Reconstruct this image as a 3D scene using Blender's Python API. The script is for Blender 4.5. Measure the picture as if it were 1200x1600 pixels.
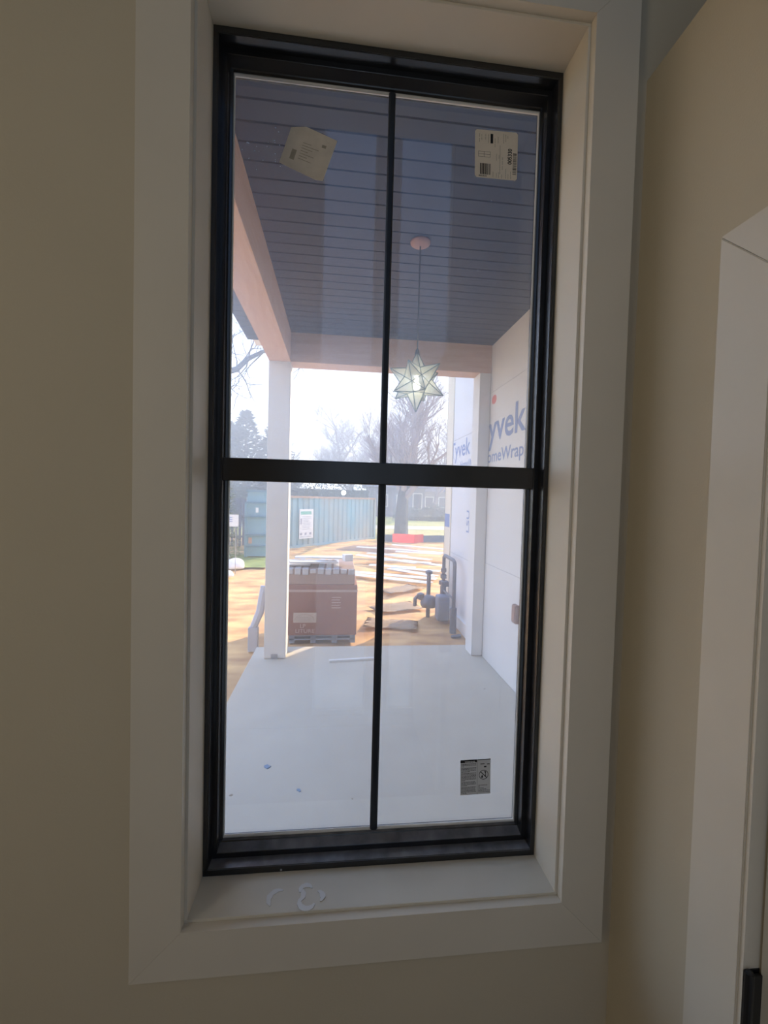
import bpy, bmesh, math, random
from mathutils import Vector, Matrix
random.seed(7)
for o in list(bpy.data.objects): bpy.data.objects.remove(o)
S = bpy.context.scene
COL = S.collection

# ------------------------------------------------------------------ camera, world, lights, exposure
YAW, PITCH, ROLL = .1081, -.0315, .0259
fwd = Vector((math.sin(YAW)*math.cos(PITCH), math.cos(YAW)*math.cos(PITCH), math.sin(PITCH)))
rgt = Vector((math.cos(YAW), -math.sin(YAW), 0)); up = rgt.cross(fwd)
r2 = rgt*math.cos(ROLL)+up*math.sin(ROLL); u2 = -rgt*math.sin(ROLL)+up*math.cos(ROLL)
cd = bpy.data.cameras.new('camera'); cam = bpy.data.objects.new('camera', cd); COL.objects.link(cam)
M = Matrix((r2, u2, -fwd)).transposed().to_4x4(); M.translation = Vector((-.1027, -.8245, .8282)); cam.matrix_world = M
cd.sensor_fit = 'VERTICAL'; cd.sensor_height = 24; cd.lens = 672.25/1600*24; cd.clip_start = .02; cd.clip_end = 400
S.camera = cam
S.view_settings.view_transform = 'Standard'; S.view_settings.look = 'None'
S.view_settings.exposure = 0; S.view_settings.gamma = 1; S.view_settings.use_curve_mapping = False

W = bpy.data.worlds.new('sky'); S.world = W; W.use_nodes = True
nt = W.node_tree; bg = nt.nodes['Background']
tc = nt.nodes.new('ShaderNodeTexCoord'); sx = nt.nodes.new('ShaderNodeSeparateXYZ'); rp = nt.nodes.new('ShaderNodeValToRGB')
nt.links.new(tc.outputs['Generated'], sx.inputs[0]); nt.links.new(sx.outputs['Z'], rp.inputs[0]); nt.links.new(rp.outputs[0], bg.inputs[0])
rp.color_ramp.elements[0].position = 0; rp.color_ramp.elements[0].color = (.80, .89, 1, 1)
rp.color_ramp.elements[1].position = .7; rp.color_ramp.elements[1].color = (.36, .56, 1, 1)
bg.inputs[1].default_value = 2.7

sd = bpy.data.lights.new('sun', 'SUN'); so = bpy.data.objects.new('sun', sd); COL.objects.link(so)
EL = math.radians(24); az = Vector((.68, .733, 0)).normalized()
sdir = Vector((az.x*math.cos(EL), az.y*math.cos(EL), math.sin(EL)))
so.rotation_euler = sdir.to_track_quat('Z', 'Y').to_euler()
sd.energy = 14; sd.color = (1, .80, .56); sd.angle = math.radians(.6)

def area(name, loc, to, sx_, sy_, en, col):
    d = bpy.data.lights.new(name, 'AREA'); o = bpy.data.objects.new(name, d); COL.objects.link(o)
    d.shape = 'RECTANGLE'; d.size = sx_; d.size_y = sy_; d.energy = en; d.color = col
    o.location = loc; o.rotation_euler = (Vector(loc)-Vector(to)).to_track_quat('Z', 'Y').to_euler(); return o
area('room_fill', (-1.85, -1.5, .75), (.5, -.45, .6), .9, 1.5, 4.8, (1, .94, .82))  # fill light added to brighten the room; no window on this side
area('room_fill_warm', (-1.75, -1.5, 1.75), (.3, -.3, .9), 0.4, .4, 2.9, (1, .84, .60))  # warm fill added for the walls; no fixture stands here

# ------------------------------------------------------------------ helpers
def tag(o, label, cat=None, group=None, kind=None):
    o['label'] = label
    if cat: o['category'] = cat
    if group: o['group'] = group
    if kind: o['kind'] = kind
    return o
def empty(name, loc, label, cat=None, group=None, kind=None, rz=0):
    o = bpy.data.objects.new(name, None); COL.objects.link(o); o.location = loc; o.rotation_euler = (0, 0, rz)
    o.empty_display_size = .1
    return tag(o, label, cat, group, kind)
def finish(name, bm, mat, parent=None, smooth=False, world=True, mats=None):
    """bmesh in world coordinates unless world=False (then local to the parent)"""
    bmesh.ops.recalc_face_normals(bm, faces=bm.faces)
    me = bpy.data.meshes.new(name); bm.to_mesh(me); bm.free()
    for m in (mats or [mat]): me.materials.append(m)
    if smooth:
        for p in me.polygons: p.use_smooth = True
    o = bpy.data.objects.new(name, me); COL.objects.link(o)
    if parent:
        o.parent = parent
        if world:
            pm = Matrix.LocRotScale(parent.location, parent.rotation_euler, None)
            if parent.parent: pm = Matrix.LocRotScale(parent.parent.location, parent.parent.rotation_euler, None) @ pm
            me.transform(pm.inverted())
    elif world:   # put the origin at the base centre
        xs = [v.co for v in me.vertices]
        c = Vector(((min(v.x for v in xs)+max(v.x for v in xs))/2, (min(v.y for v in xs)+max(v.y for v in xs))/2, min(v.z for v in xs)))
        me.transform(Matrix.Translation(-c)); o.location = c
    return o
def box(bm, a, b, bev=0, mi=0, rot=None):
    x0, y0, z0 = a; x1, y1, z1 = b
    vs = [bm.verts.new(p) for p in ((x0,y0,z0),(x1,y0,z0),(x1,y1,z0),(x0,y1,z0),(x0,y0,z1),(x1,y0,z1),(x1,y1,z1),(x0,y1,z1))]
    fs = [bm.faces.new([vs[i] for i in f]) for f in ((0,3,2,1),(4,5,6,7),(0,1,5,4),(1,2,6,5),(2,3,7,6),(3,0,4,7))]
    for f in fs: f.material_index = mi
    if rot: bmesh.ops.transform(bm, matrix=rot, verts=vs)
    if bev:
        es = list({e for f in fs for e in f.edges}); bmesh.ops.bevel(bm, geom=es, offset=bev, segments=2, affect='EDGES', profile=.5)
    return bm
def B(a, b, bev=0): return box(bmesh.new(), a, b, bev)
def prism(bm, pts, axis, d0, d1, mi=0):
    """closed outline of 2-D points extruded along an axis"""
    def P(p, d):
        return {'x': (d, p[0], p[1]), 'y': (p[0], d, p[1]), 'z': (p[0], p[1], d)}[axis]
    a = [bm.verts.new(P(p, d0)) for p in pts]; b = [bm.verts.new(P(p, d1)) for p in pts]
    fs = [bm.faces.new(a), bm.faces.new(b[::-1])]
    n = len(pts)
    for i in range(n): fs.append(bm.faces.new((a[i], b[i], b[(i+1)%n], a[(i+1)%n])))
    for f in fs: f.material_index = mi
    return fs
def tube(bm, pts, rad, seg=8, cap=True):
    pts = [Vector(p) for p in pts]; n = len(pts)
    rad = rad if isinstance(rad, (list, tuple)) else [rad]*n
    rings = []
    for i, p in enumerate(pts):
        t = (pts[min(i+1, n-1)]-pts[max(i-1, 0)]).normalized()
        a = t.orthogonal().normalized() if i == 0 else (A - t*A.dot(t)).normalized()
        A = a; b = t.cross(a)
        rings.append([bm.verts.new(p+(a*math.cos(2*math.pi*k/seg)+b*math.sin(2*math.pi*k/seg))*rad[i]) for k in range(seg)])
    for i in range(n-1):
        for k in range(seg): bm.faces.new((rings[i][k], rings[i][(k+1)%seg], rings[i+1][(k+1)%seg], rings[i+1][k]))
    if cap: bm.faces.new(rings[0][::-1]); bm.faces.new(rings[-1])
    return bm
def lathe(bm, c, prof, seg=20):
    rings = [[bm.verts.new((c[0]+r*math.cos(2*math.pi*k/seg), c[1]+r*math.sin(2*math.pi*k/seg), c[2]+z)) for k in range(seg)] for r, z in prof]
    for i in range(len(prof)-1):
        for k in range(seg): bm.faces.new((rings[i][k], rings[i][(k+1)%seg], rings[i+1][(k+1)%seg], rings[i+1][k]))
    bm.faces.new(rings[0][::-1]); bm.faces.new(rings[-1]); return bm
def text(name, s, size, mat, M4, parent, sxy=(1, 1), align='LEFT', ext=.0004, bold=0):
    cu = bpy.data.curves.new('t', 'FONT'); cu.body = s; cu.size = size; cu.align_x = align; cu.extrude = ext; cu.offset = bold; cu.resolution_u = 3
    to = bpy.data.objects.new('t', cu); COL.objects.link(to)
    bpy.context.view_layer.update()
    me = bpy.data.meshes.new_from_object(to.evaluated_get(bpy.context.evaluated_depsgraph_get()))
    bpy.data.objects.remove(to)
    me.transform(Matrix.Diagonal((sxy[0], sxy[1], 1, 1))); me.transform(M4)
    bm = bmesh.new(); bm.from_mesh(me); bpy.data.meshes.remove(me)
    return finish(name, bm, mat, parent)
def basis(o, ex, ey):
    ex = Vector(ex).normalized(); ey = Vector(ey).normalized(); ez = ex.cross(ey)
    m = Matrix((ex, ey, ez)).transposed().to_4x4(); m.translation = Vector(o); return m

MC = {}
def pm(name, col, rough=.6, spec=.3, noise=0, scale=8, bump=0, bscale=200, metal=0, col2=None, stretch=None, emit=None, estr=1, trans=0):
    if name in MC: return MC[name]
    m = bpy.data.materials.new(name); m.use_nodes = True; t = m.node_tree; p = t.nodes['Principled BSDF']
    p.inputs['Base Color'].default_value = (*col, 1); p.inputs['Roughness'].default_value = rough
    p.inputs['Specular IOR Level'].default_value = spec; p.inputs['Metallic'].default_value = metal
    co = t.nodes.new('ShaderNodeTexCoord'); mp = t.nodes.new('ShaderNodeMapping'); t.links.new(co.outputs['Object'], mp.inputs[0])
    if stretch: mp.inputs['Scale'].default_value = stretch
    if noise or col2:
        n = t.nodes.new('ShaderNodeTexNoise'); n.inputs['Scale'].default_value = scale; n.inputs['Detail'].default_value = 6
        t.links.new(mp.outputs[0], n.inputs['Vector'])
        r = t.nodes.new('ShaderNodeValToRGB'); t.links.new(n.outputs['Fac'], r.inputs[0])
        c2 = col2 or tuple(c*(1-noise) for c in col)
        r.color_ramp.elements[0].position = .35; r.color_ramp.elements[0].color = (*c2, 1)
        r.color_ramp.elements[1].position = .65; r.color_ramp.elements[1].color = (*col, 1)
        t.links.new(r.outputs[0], p.inputs['Base Color'])
    if bump:
        n2 = t.nodes.new('ShaderNodeTexNoise'); n2.inputs['Scale'].default_value = bscale; n2.inputs['Detail'].default_value = 3
        t.links.new(mp.outputs[0], n2.inputs['Vector'])
        b = t.nodes.new('ShaderNodeBump'); b.inputs['Strength'].default_value = bump; b.inputs['Distance'].default_value = .01
        t.links.new(n2.outputs['Fac'], b.inputs['Height']); t.links.new(b.outputs[0], p.inputs['Normal'])
    if emit: p.inputs['Emission Color'].default_value = (*emit, 1); p.inputs['Emission Strength'].default_value = estr
    MC[name] = m; return m

wall_m = pm('wall_paint', (.58, .505, .37), .85, .15, noise=.03, scale=3, bump=.06, bscale=260)
trim_m = pm('trim_paint', (.69, .625, .51), .42, .3, noise=.03, scale=6)
sill_m = pm('sill_paint', (.66, .61, .50), .45, .3, noise=.06, scale=9)
black_m = pm('black_vinyl', (.014, .015, .018), .24, .7, noise=.3, scale=30, bump=.02, bscale=400)
bar_m = pm('black_grille', (.012, .016, .024), .45, .35, noise=.1, scale=30)
hinge_m = pm('black_steel', (.008, .009, .011), .35, .5)
bead_m = pm('glazing_bead', (.60, .58, .54), .2, .8, noise=.1, scale=20)
paper_m = pm('label_paper', (.72, .64, .52), .6, .2, noise=.04, scale=30)
paper2_m = pm('aged_paper', (.62, .55, .45), .7, .2, noise=.14, scale=26)
clear_m = pm('clear_label_film', (.62, .62, .62), .4, .3, noise=.03, scale=20)
ink_m = pm('black_ink', (.012, .012, .014), .6, .2)
inkg_m = pm('faded_ink', (.30, .27, .21), .6, .2)
white_m = pm('painted_white', (.80, .80, .80), .55, .3, noise=.03, scale=4)
cedar_m = pm('beam_wood', (.78, .54, .42), .6, .2, col2=(.70, .46, .34), scale=5, stretch=(6, .6, 6), bump=.08, bscale=40)
cedarx_m = pm('beam_wood_cross', (.70, .50, .42), .6, .2, col2=(.62, .42, .34), scale=5, stretch=(.6, 6, 6), bump=.08, bscale=40)
ceil_m = pm('porch_ceiling_vinyl', (.055, .09, .165), .45, .4, noise=.12, scale=2)
gap_m = pm('ceiling_groove', (.03, .04, .06), .7, .2)
conc_m = pm('concrete', (.60, .555, .47), .75, .25, noise=.07, scale=3, bump=.08, bscale=60)
wrap_m = pm('house_wrap', (.78, .77, .76), .55, .25, noise=.05, scale=1.4, bump=.25, bscale=3)
wrap2_m = pm('house_wrap_far', (.78, .79, .82), .55, .25, noise=.05, scale=1.2, bump=.3, bscale=2)
ink_blue = pm('wrap_print_blue', (.24, .32, .55), .6, .2)
ink_red = pm('wrap_print_red', (.75, .22, .20), .6, .2)
seam_m = pm('wrap_seam', (.42, .42, .46), .6, .2)
pipe_m = pm('grey_pipe', (.16, .19, .24), .45, .5, noise=.2, scale=20)
conduit_m = pm('galvanised', (.45, .46, .48), .3, .5, metal=.6)

# construction dust settled on the upward faces of the black vinyl
t = black_m.node_tree; p_ = t.nodes['Principled BSDF']; old = p_.inputs['Base Color'].links[0].from_socket
ge = t.nodes.new('ShaderNodeNewGeometry'); sp_ = t.nodes.new('ShaderNodeSeparateXYZ'); t.links.new(ge.outputs['Normal'], sp_.inputs[0])
mr = t.nodes.new('ShaderNodeMapRange'); mr.inputs[1].default_value = .45; mr.inputs[2].default_value = .95; mr.inputs[4].default_value = .60; t.links.new(sp_.outputs['Z'], mr.inputs[0])
nn = t.nodes.new('ShaderNodeTexNoise'); nn.inputs['Scale'].default_value = 25; nn.inputs['Detail'].default_value = 6
co_ = t.nodes.new('ShaderNodeTexCoord'); t.links.new(co_.outputs['Object'], nn.inputs[0])
mu = t.nodes.new('ShaderNodeMath'); mu.operation = 'MULTIPLY'; t.links.new(mr.outputs[0], mu.inputs[0]); t.links.new(nn.outputs[0], mu.inputs[1])
mx_ = t.nodes.new('ShaderNodeMix'); mx_.data_type = 'RGBA'; t.links.new(mu.outputs[0], mx_.inputs[0]); t.links.new(old, mx_.inputs[6]); mx_.inputs[7].default_value = (.42, .42, .44, 1)
t.links.new(mx_.outputs[2], p_.inputs['Base Color'])

# ------------------------------------------------------------------ the setting: room
WX, WZ0, WZ1 = .375, 0.0, 1.7826       # window frame opening
FD = .1145                             # depth of the frame face
FLOOR, CEIL = -.88, 4.25
RV = .0054; CW = .0929; CT = .0195
def struct(name, bm, m, label, parent=None): return tag(finish(name, bm, m, parent), label, kind='structure')
def wall_with_hole(name, x0, x1, z0, z1, hx0, hx1, hz0, hz1, y0, y1, mat, label):
    bm = bmesh.new()
    box(bm, (x0, y0, z0), (hx0, y1, z1)); box(bm, (hx1, y0, z0), (x1, y1, z1))
    box(bm, (hx0, y0, z0), (hx1, y1, hz0)); box(bm, (hx0, y0, hz1), (hx1, y1, z1))
    return struct(name, bm, mat, label)
# inside face y = CT (the casing stands proud of it, its face at y = 0)
wall_with_hole('wall_front', -2.0, 2.6, FLOOR, CEIL, -WX-.0186, WX+.0186, WZ0-.0186, WZ1+.0186, CT, .185, wall_m, 'beige painted wall around the black framed window')
struct('floor', B((-2.1, -2.3, FLOOR-.08), (2.7, .185, FLOOR)), pm('floor_boards', (.30, .22, .15), .5, .3, noise=.2, scale=4), 'brown wooden floor of the entry room')
struct('ceiling', B((-2.1, -2.3, CEIL), (2.7, .185, CEIL+.1)), pm('ceiling_paint', (.70, .66, .58), .9, .1), 'pale ceiling high above the entry room')
struct('wall_left', B((-2.1, -2.2, FLOOR), (-2.0, .185, CEIL)), wall_m, 'beige wall at the left side of the room')
struct('wall_outer_right', B((2.6, -2.2, FLOOR), (2.7, .185, CEIL)), wall_m, 'beige wall at the far right behind the door partition')
# partition with door opening: it ends level at z = 1.69
bm = bmesh.new(); PX0, PX1, PT = .505, .62, 1.692
DY0, DY1, DZ = -.284, -1.10, 1.162
box(bm, (PX0, DY0, FLOOR), (PX1, CT, PT)); box(bm, (PX0, DY1, DZ), (PX1, DY0, PT)); box(bm, (PX0, -2.2, FLOOR), (PX1, DY1, PT))
struct('wall_right', bm, wall_m, 'beige partition wall with a white door, right of the window')
# back wall with two tall slender windows, added to mirror as pale bands in the glass
BY = -2.0
bm = bmesh.new(); WN = [(-.26, .135), (.297, .70)]; wz0, wz1 = -.80, 4.05
for a, b in ((-2.1, WN[0][0]), (WN[0][1], WN[1][0]), (WN[1][1], 2.7)): box(bm, (a, BY-.08, FLOOR), (b, BY, CEIL))
for a, b in WN: box(bm, (a, BY-.08, FLOOR), (b, BY, wz0)); box(bm, (a, BY-.08, wz1), (b, BY, CEIL))
struct('wall_back', bm, wall_m, 'beige back wall with two tall windows added for reflections')
def glass_mat(name, tint, gloss, rough=.0, veil=0, veil_col=(1, 1, 1)):
    m = bpy.data.materials.new(name); m.use_nodes = True; t = m.node_tree; t.nodes.clear()
    out = t.nodes.new('ShaderNodeOutputMaterial'); tr = t.nodes.new('ShaderNodeBsdfTransparent'); tr.inputs[0].default_value = (*tint, 1)
    gl = t.nodes.new('ShaderNodeBsdfGlossy'); gl.inputs['Roughness'].default_value = rough
    lw = t.nodes.new('ShaderNodeLayerWeight'); lw.inputs['Blend'].default_value = .5
    pw = t.nodes.new('ShaderNodeMath'); pw.operation = 'POWER'; pw.inputs[1].default_value = 5; t.links.new(lw.outputs['Facing'], pw.inputs[0])
    fr = t.nodes.new('ShaderNodeMath'); fr.operation = 'MULTIPLY_ADD'; fr.inputs[1].default_value = .9; fr.inputs[2].default_value = gloss; t.links.new(pw.outputs[0], fr.inputs[0])
    mx = t.nodes.new('ShaderNodeMixShader'); t.links.new(fr.outputs[0], mx.inputs[0]); t.links.new(tr.outputs[0], mx.inputs[1]); t.links.new(gl.outputs[0], mx.inputs[2])
    last = mx
    if veil:  # rough refraction puts the bloom haze of the bright outdoors into the glass
        tl = t.nodes.new('ShaderNodeBsdfRefraction'); tl.inputs[0].default_value = (*veil_col, 1); tl.inputs['Roughness'].default_value = .75; tl.inputs['IOR'].default_value = 1.3
        m2 = t.nodes.new('ShaderNodeMixShader'); t.links.new(mx.outputs[0], m2.inputs[1]); t.links.new(tl.outputs[0], m2.inputs[2])
        co = t.nodes.new('ShaderNodeTexCoord'); n = t.nodes.new('ShaderNodeTexNoise'); n.inputs['Scale'].default_value = 5; n.inputs['Detail'].default_value = 5
        t.links.new(co.outputs['Object'], n.inputs[0])
        r = t.nodes.new('ShaderNodeMapRange'); r.inputs[1].default_value = .3; r.inputs[2].default_value = .7; r.inputs[3].default_value = veil*.88; r.inputs[4].default_value = veil*1.12
        t.links.new(n.outputs[0], r.inputs[0]); t.links.new(r.outputs[0], m2.inputs[0]); last = m2
    t.links.new(last.outputs[0], out.inputs[0]); return m
gback = glass_mat('tinted_glass', (.50, .53, .56), .03)
glass_m = glass_mat('window_glass', (.97, .975, .98), .05, 0, .15, (.84, .90, 1.0))
for i, (a, b) in enumerate(WN):
    e = empty('window_%d' % (i+2), ((a+b)/2, BY-.1, wz0), 'unseen tall window added in the back wall for the reflected bands, %s of the pair' % ('left' if i == 0 else 'right'), kind='structure')
    bm = bmesh.new()
    for q in ((a, b, wz0, wz0+.03), (a, b, wz1-.03, wz1)): box(bm, (q[0], BY-.07, q[2]), (q[1], BY-.03, q[3]))
    box(bm, (a, BY-.07, wz0), (a+.015, BY-.03, wz1)); box(bm, (b-.015, BY-.07, wz0), (b, BY-.03, wz1))
    finish('window_frame', bm, white_m, e); finish('window_pane', B((a+.01, BY-.055, wz0+.02), (b-.01, BY-.05, wz1-.02)), gback, e)

# ------------------------------------------------------------------ casing and jamb liner
def mitred(name, side, ix0, ix1, iz0, iz1, w, y0, y1, mat, label, bev=.0005):
    ox0, ox1, oz0, oz1 = ix0-w, ix1+w, iz0-w, iz1+w
    g = .0001
    pts = {'left': [(ox0, oz0+g), (ix0, iz0+g), (ix0, iz1-g), (ox0, oz1-g)], 'right': [(ix1, iz0+g), (ox1, oz0+g), (ox1, oz1-g), (ix1, iz1-g)],
           'bottom': [(ox0+g, oz0), (ox1-g, oz0), (ix1-g, iz0), (ix0+g, iz0)], 'top': [(ix0+g, iz1), (ix1-g, iz1), (ox1-g, oz1), (ox0+g, oz1)]}[side]
    bm = bmesh.new(); prism(bm, pts, 'y', y0, y1)
    bmesh.ops.bevel(bm, geom=bm.edges[:], offset=bev, segments=2, affect='EDGES', profile=.5)
    return struct(name, bm, mat, label)
n = 1
for s in ('left', 'right', 'bottom', 'top'):
    mitred('trim_%d' % n, s, -WX-RV, WX+RV, WZ0-RV, WZ1+RV, CW, 0, CT, trim_m, 'white flat casing board on the %s side of the window' % s); n += 1
# liner boards: inner faces flush with the frame opening, front edges set in the casing reveal
JT = .0188
for s in ('left', 'right', 'bottom', 'top'):
    a = {'left': ((-WX-JT, CT, WZ0), (-WX, FD+.04, WZ1)), 'right': ((WX, CT, WZ0), (WX+JT, FD+.04, WZ1)),
         'bottom': ((-WX-JT, CT, WZ0-JT), (WX+JT, FD+.04, WZ0)), 'top': ((-WX-JT, CT, WZ1), (WX+JT, FD+.04, WZ1+JT))}[s]
    struct('trim_%d' % n, B(*a, .0008), sill_m if s == 'bottom' else trim_m, 'white extension board lining the %s of the window recess' % s); n += 1

# smears of filler left on the sill board
bm = bmesh.new(); random.seed(3)
for cx, cy, r0, a0, a1, wd in ((-.205, .050, .020, 1.2, 3.9, .012), (-.172, .055, .017, -1.0, 1.2, .010), (-.150, .064, .013, .4, 3.4, .010), (-.146, .040, .016, 2.6, 5.9, .012), (-.128, .048, .013, -.9, 1.4, .010)):
    L = []; R_ = []
    for i in range(13):
        t = i/12; a = a0+(a1-a0)*t; w = wd*(.25+.75*math.sin(math.pi*t))*(.8+.4*random.random())
        L.append((cx+(r0+w*.5)*math.cos(a), cy+(r0+w*.5)*math.sin(a))); R_.append((cx+(r0-w*.5)*math.cos(a), cy+(r0-w*.5)*math.sin(a)))
    zt = .0007+.0002*len(bm.verts)/96
    for i in range(12): prism(bm, [L[i], L[i+1], R_[i+1], R_[i]], 'z', .0002, zt)
bmesh.ops.triangulate(bm, faces=bm.faces[:])
tag(finish('filler_smear', bm, pm('dried_filler', (.70, .69, .66), .6, .2)), 'whitish smears of dried filler on the sill board', 'stain', kind='stuff')

# ------------------------------------------------------------------ the window
win = empty('window_1', (0, FD, 0), 'tall black window with one wide rail and a slim centre bar', kind='structure')
def ringsweep(prof, mi=0, x0=-WX, x1=WX, z0=WZ0, z1=WZ1):
    """mitred rectangular sweep; prof = (inset_side, inset_top_bottom, depth)"""
    bm = bmesh.new(); rings = []
    for dx, dz, y in prof: rings.append([bm.verts.new(p) for p in ((x0+dx, y, z0+dz), (x1-dx, y, z0+dz), (x1-dx, y, z1-dz), (x0+dx, y, z1-dz))])
    m = len(rings)
    for i in range(m):
        A, Bb = rings[i], rings[(i+1) % m]
        for k in range(4): bm.faces.new((A[k], A[(k+1)%4], Bb[(k+1)%4], Bb[k]))
    return bm
bm = ringsweep([(0, 0, FD), (.0100, .0150, FD), (.0110, .0160, FD+.0012), (.0115, .0165, .1420), (.0215, .0280, .1420), (.0215, .0280, .184), (0, 0, .184)])
bmesh.ops.bevel(bm, geom=[e for e in bm.edges if abs((e.verts[0].co-e.verts[1].co).y) < 1e-5 and e.verts[0].co.y < FD+.0005], offset=.0012, segments=2, affect='EDGES')
finish('window_frame', bm, black_m, win)
bm = ringsweep([(.0205, .0270, .1425), (.0218, .0285, .1412), (.0228, .0295, .1418), (.0240, .0385, .1605), (.0288, .0410, .1615), (.0295, .0440, .1665), (.0295, .0440, .180), (.0205, .0270, .180)])
sash = finish('window_sash', bm, black_m, win)
bm = ringsweep([(.0290, .0435, .1655), (.0298, .0452, .1638), (.0316, .0482, .1640), (.0326, .0500, .1660), (.0326, .0500, .1690), (.0290, .0435, .169)])
finish('glazing_bead', bm, bead_m, sash, smooth=True)
RZ0, RZ1 = .8565, .9085
bm = bmesh.new(); box(bm, (-.3535, .1425, .8585), (.3535, .1688, .9085), .0025)
finish('meeting_rail', bm, black_m, win)
for nm, z0, z1, h in (('upper', .9075, 1.7345, .0152/2), ('lower', .048, .8595, .0172/2)):
    bm = bmesh.new(); prism(bm, [(-.001-h, .1625), (-.001-h*.55, .1585), (-.001+h*.55, .1585), (-.001+h, .1625), (-.001+h, .1688), (-.001-h, .1688)], 'z', z0, z1)
    tag(finish('muntin', bm, bar_m, win), 'slim black centre bar of the %s pane' % nm)
for nm, z0, z1 in (('upper', .884, 1.7375), ('lower', .045, .8835)):
    g = tag(finish('glass_pane', B((-.3445, .1700, z0), (.3445, .1712, z1)), glass_m, win), '%s pane of glass with outdoor bloom mixed in as haze' % nm)
    if nm == 'upper':
        bm = bmesh.new(); random.seed(11)
        for k in range(26):
            x = -.279+random.gauss(0, .028); z = 1.59+random.gauss(0, .02); r = random.uniform(.0006, .0016)
            if k > 20: x = random.uniform(-.3, .3); z = random.uniform(1.0, 1.6); r = .0007
            pts = [(x+r*random.uniform(.6, 1.3)*math.cos(a*math.pi/4), z+r*random.uniform(.6, 1.3)*math.sin(a*math.pi/4)) for a in range(8)]
            prism(bm, pts, 'y', .1694, .1699)
        tag(finish('paint_speck', bm, pm('pale_specks', (.55, .65, .80), .6, .2), g), 'pale specks of paint', kind='stuff')
# nail head and chip on the lower frame lip
bm = bmesh.new(); lathe(bm, (0, 0, 0), [(.0001, 0), (.0022, .0004), (.0024, .0012), (.0001, .0014)], 10)
bmesh.ops.transform(bm, matrix=Matrix.Translation((-.208, FD-.0006, .006)) @ Matrix.Rotation(math.pi/2, 4, 'X'), verts=bm.verts)
finish('nail_head', bm, conduit_m, win)

# ------------------------------------------------------------------ stickers on the glass (y just inside the pane)
def plate(bm, pts, y, t=.00025): prism(bm, pts, 'y', y, y-t)
def quadmap(P, u, v):
    a, b, c, d = [Vector(p) for p in P]   # tl, tr, br, bl
    return (a*(1-u)+b*u)*(1-v)+(d*(1-u)+c*u)*v
YS = .1696
def pn(p): return (1.02052*p[0]+.0021, 1.02052*p[1]-.0170)   # measured label positions -> position on the pane
st = empty('window_sticker', (.246, YS, 1.578), 'white printed label with barcodes in the top right corner of the glass', 'sticker')
P = [pn(p) for p in ((.1875, 1.668), (.2885, 1.671), (.2895, 1.564), (.1905, 1.563))]
bm = bmesh.new(); outl = []
for (cu, cv), (da, db) in zip(((0, 0), (1, 0), (1, 1), (0, 1)), (((0, .04), (.04, 0)), ((.96-1, 0), (0, .04)), ((0, -.04), (-.04, 0)), ((.04, 0), (0, -.04)))):
    for d in (da, db): outl.append(tuple(quadmap(P, cu+d[0], cv+d[1])))
plate(bm, outl, YS); finish('paper', bm, paper_m, st)
def bar(bm, u0, v0, u1, v1, P=P, y=YS-.00025, t=.0001):
    plate(bm, [tuple(quadmap(P, *q)) for q in ((u0, v0), (u1, v0), (u1, v1), (u0, v1))], y, t)
bm = bmesh.new(); bar(bm, .36, .07, .42, .27)
for q in ((.08, .45, .36, .455), (.08, .56, .36, .565), (.08, .505, .36, .51), (.08, .45, .086, .565), (.355, .45, .361, .565), (.21, .45, .216, .565)): bar(bm, *q)
finish('printed_graphic', bm, ink_m, st)
random.seed(5)
for nm, u0, u1, v0, v1 in (('a', .12, .36, .70, .93), ('b', .89, .98, .44, .88)):
    bm = bmesh.new()
    if nm == 'a':
        u = u0
        while u < u1: w = random.choice((.008, .014, .022)); bar(bm, u, v0, min(u+w, u1), v1); u += w+random.choice((.008, .014))
    else:
        v = v0
        while v < v1: w = random.choice((.006, .01, .018)); bar(bm, u0, v, u1, min(v+w, v1)); v += w+random.choice((.007, .012))
    finish('barcode', bm, ink_m, st)
bm = bmesh.new()
for u, segs in ((.10, ((.08, .16), (.18, .26))), (.15, ((.10, .14), (.16, .22))), (.24, ((.09, .13), (.15, .20))), (.31, ((.08, .27),)), (.46, ((.16, .26), (.28, .34))), (.53, ((.12, .26),)), (.50, ((.48, .62),)), (.56, ((.5, .58),)), (.58, ((.3, .9),)),
                (.64, ((.54, .6), (.62, .7), (.72, .8))), (.66, ((.05, .25),)), (.71, ((.06, .22),)), (.76, ((.08, .15),)), (.42, ((.86, .98),)), (.50, ((.88, .98),)), (.55, ((.86, .98),)), (.63, ((.90, .98),)), (.72, ((.78, .98),)), (.78, ((.88, .98),)), (.84, ((.82, .98),))):
    for a, b in segs:
        v = a
        while v < b-.004: w = min(random.uniform(.008, .022), b-v); bar(bm, u, v, u+.012, v+w); v += w+.005
finish('fine_print', bm, inkg_m, st)
text('printed_number', '005330', .0135, ink_m, basis((.2832, YS-.0003, 1.6143), (0, 0, 1), (-1, 0, 0)), st, (.88, 1), ext=.0001, bold=.0003)
text('printed_number', '005330', .0062, ink_m, basis((.2052, YS-.0003, 1.5806), (1, 0, .02), (0, 0, 1)), st, (1.05, .8), ext=.0001, bold=.0001)

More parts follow.
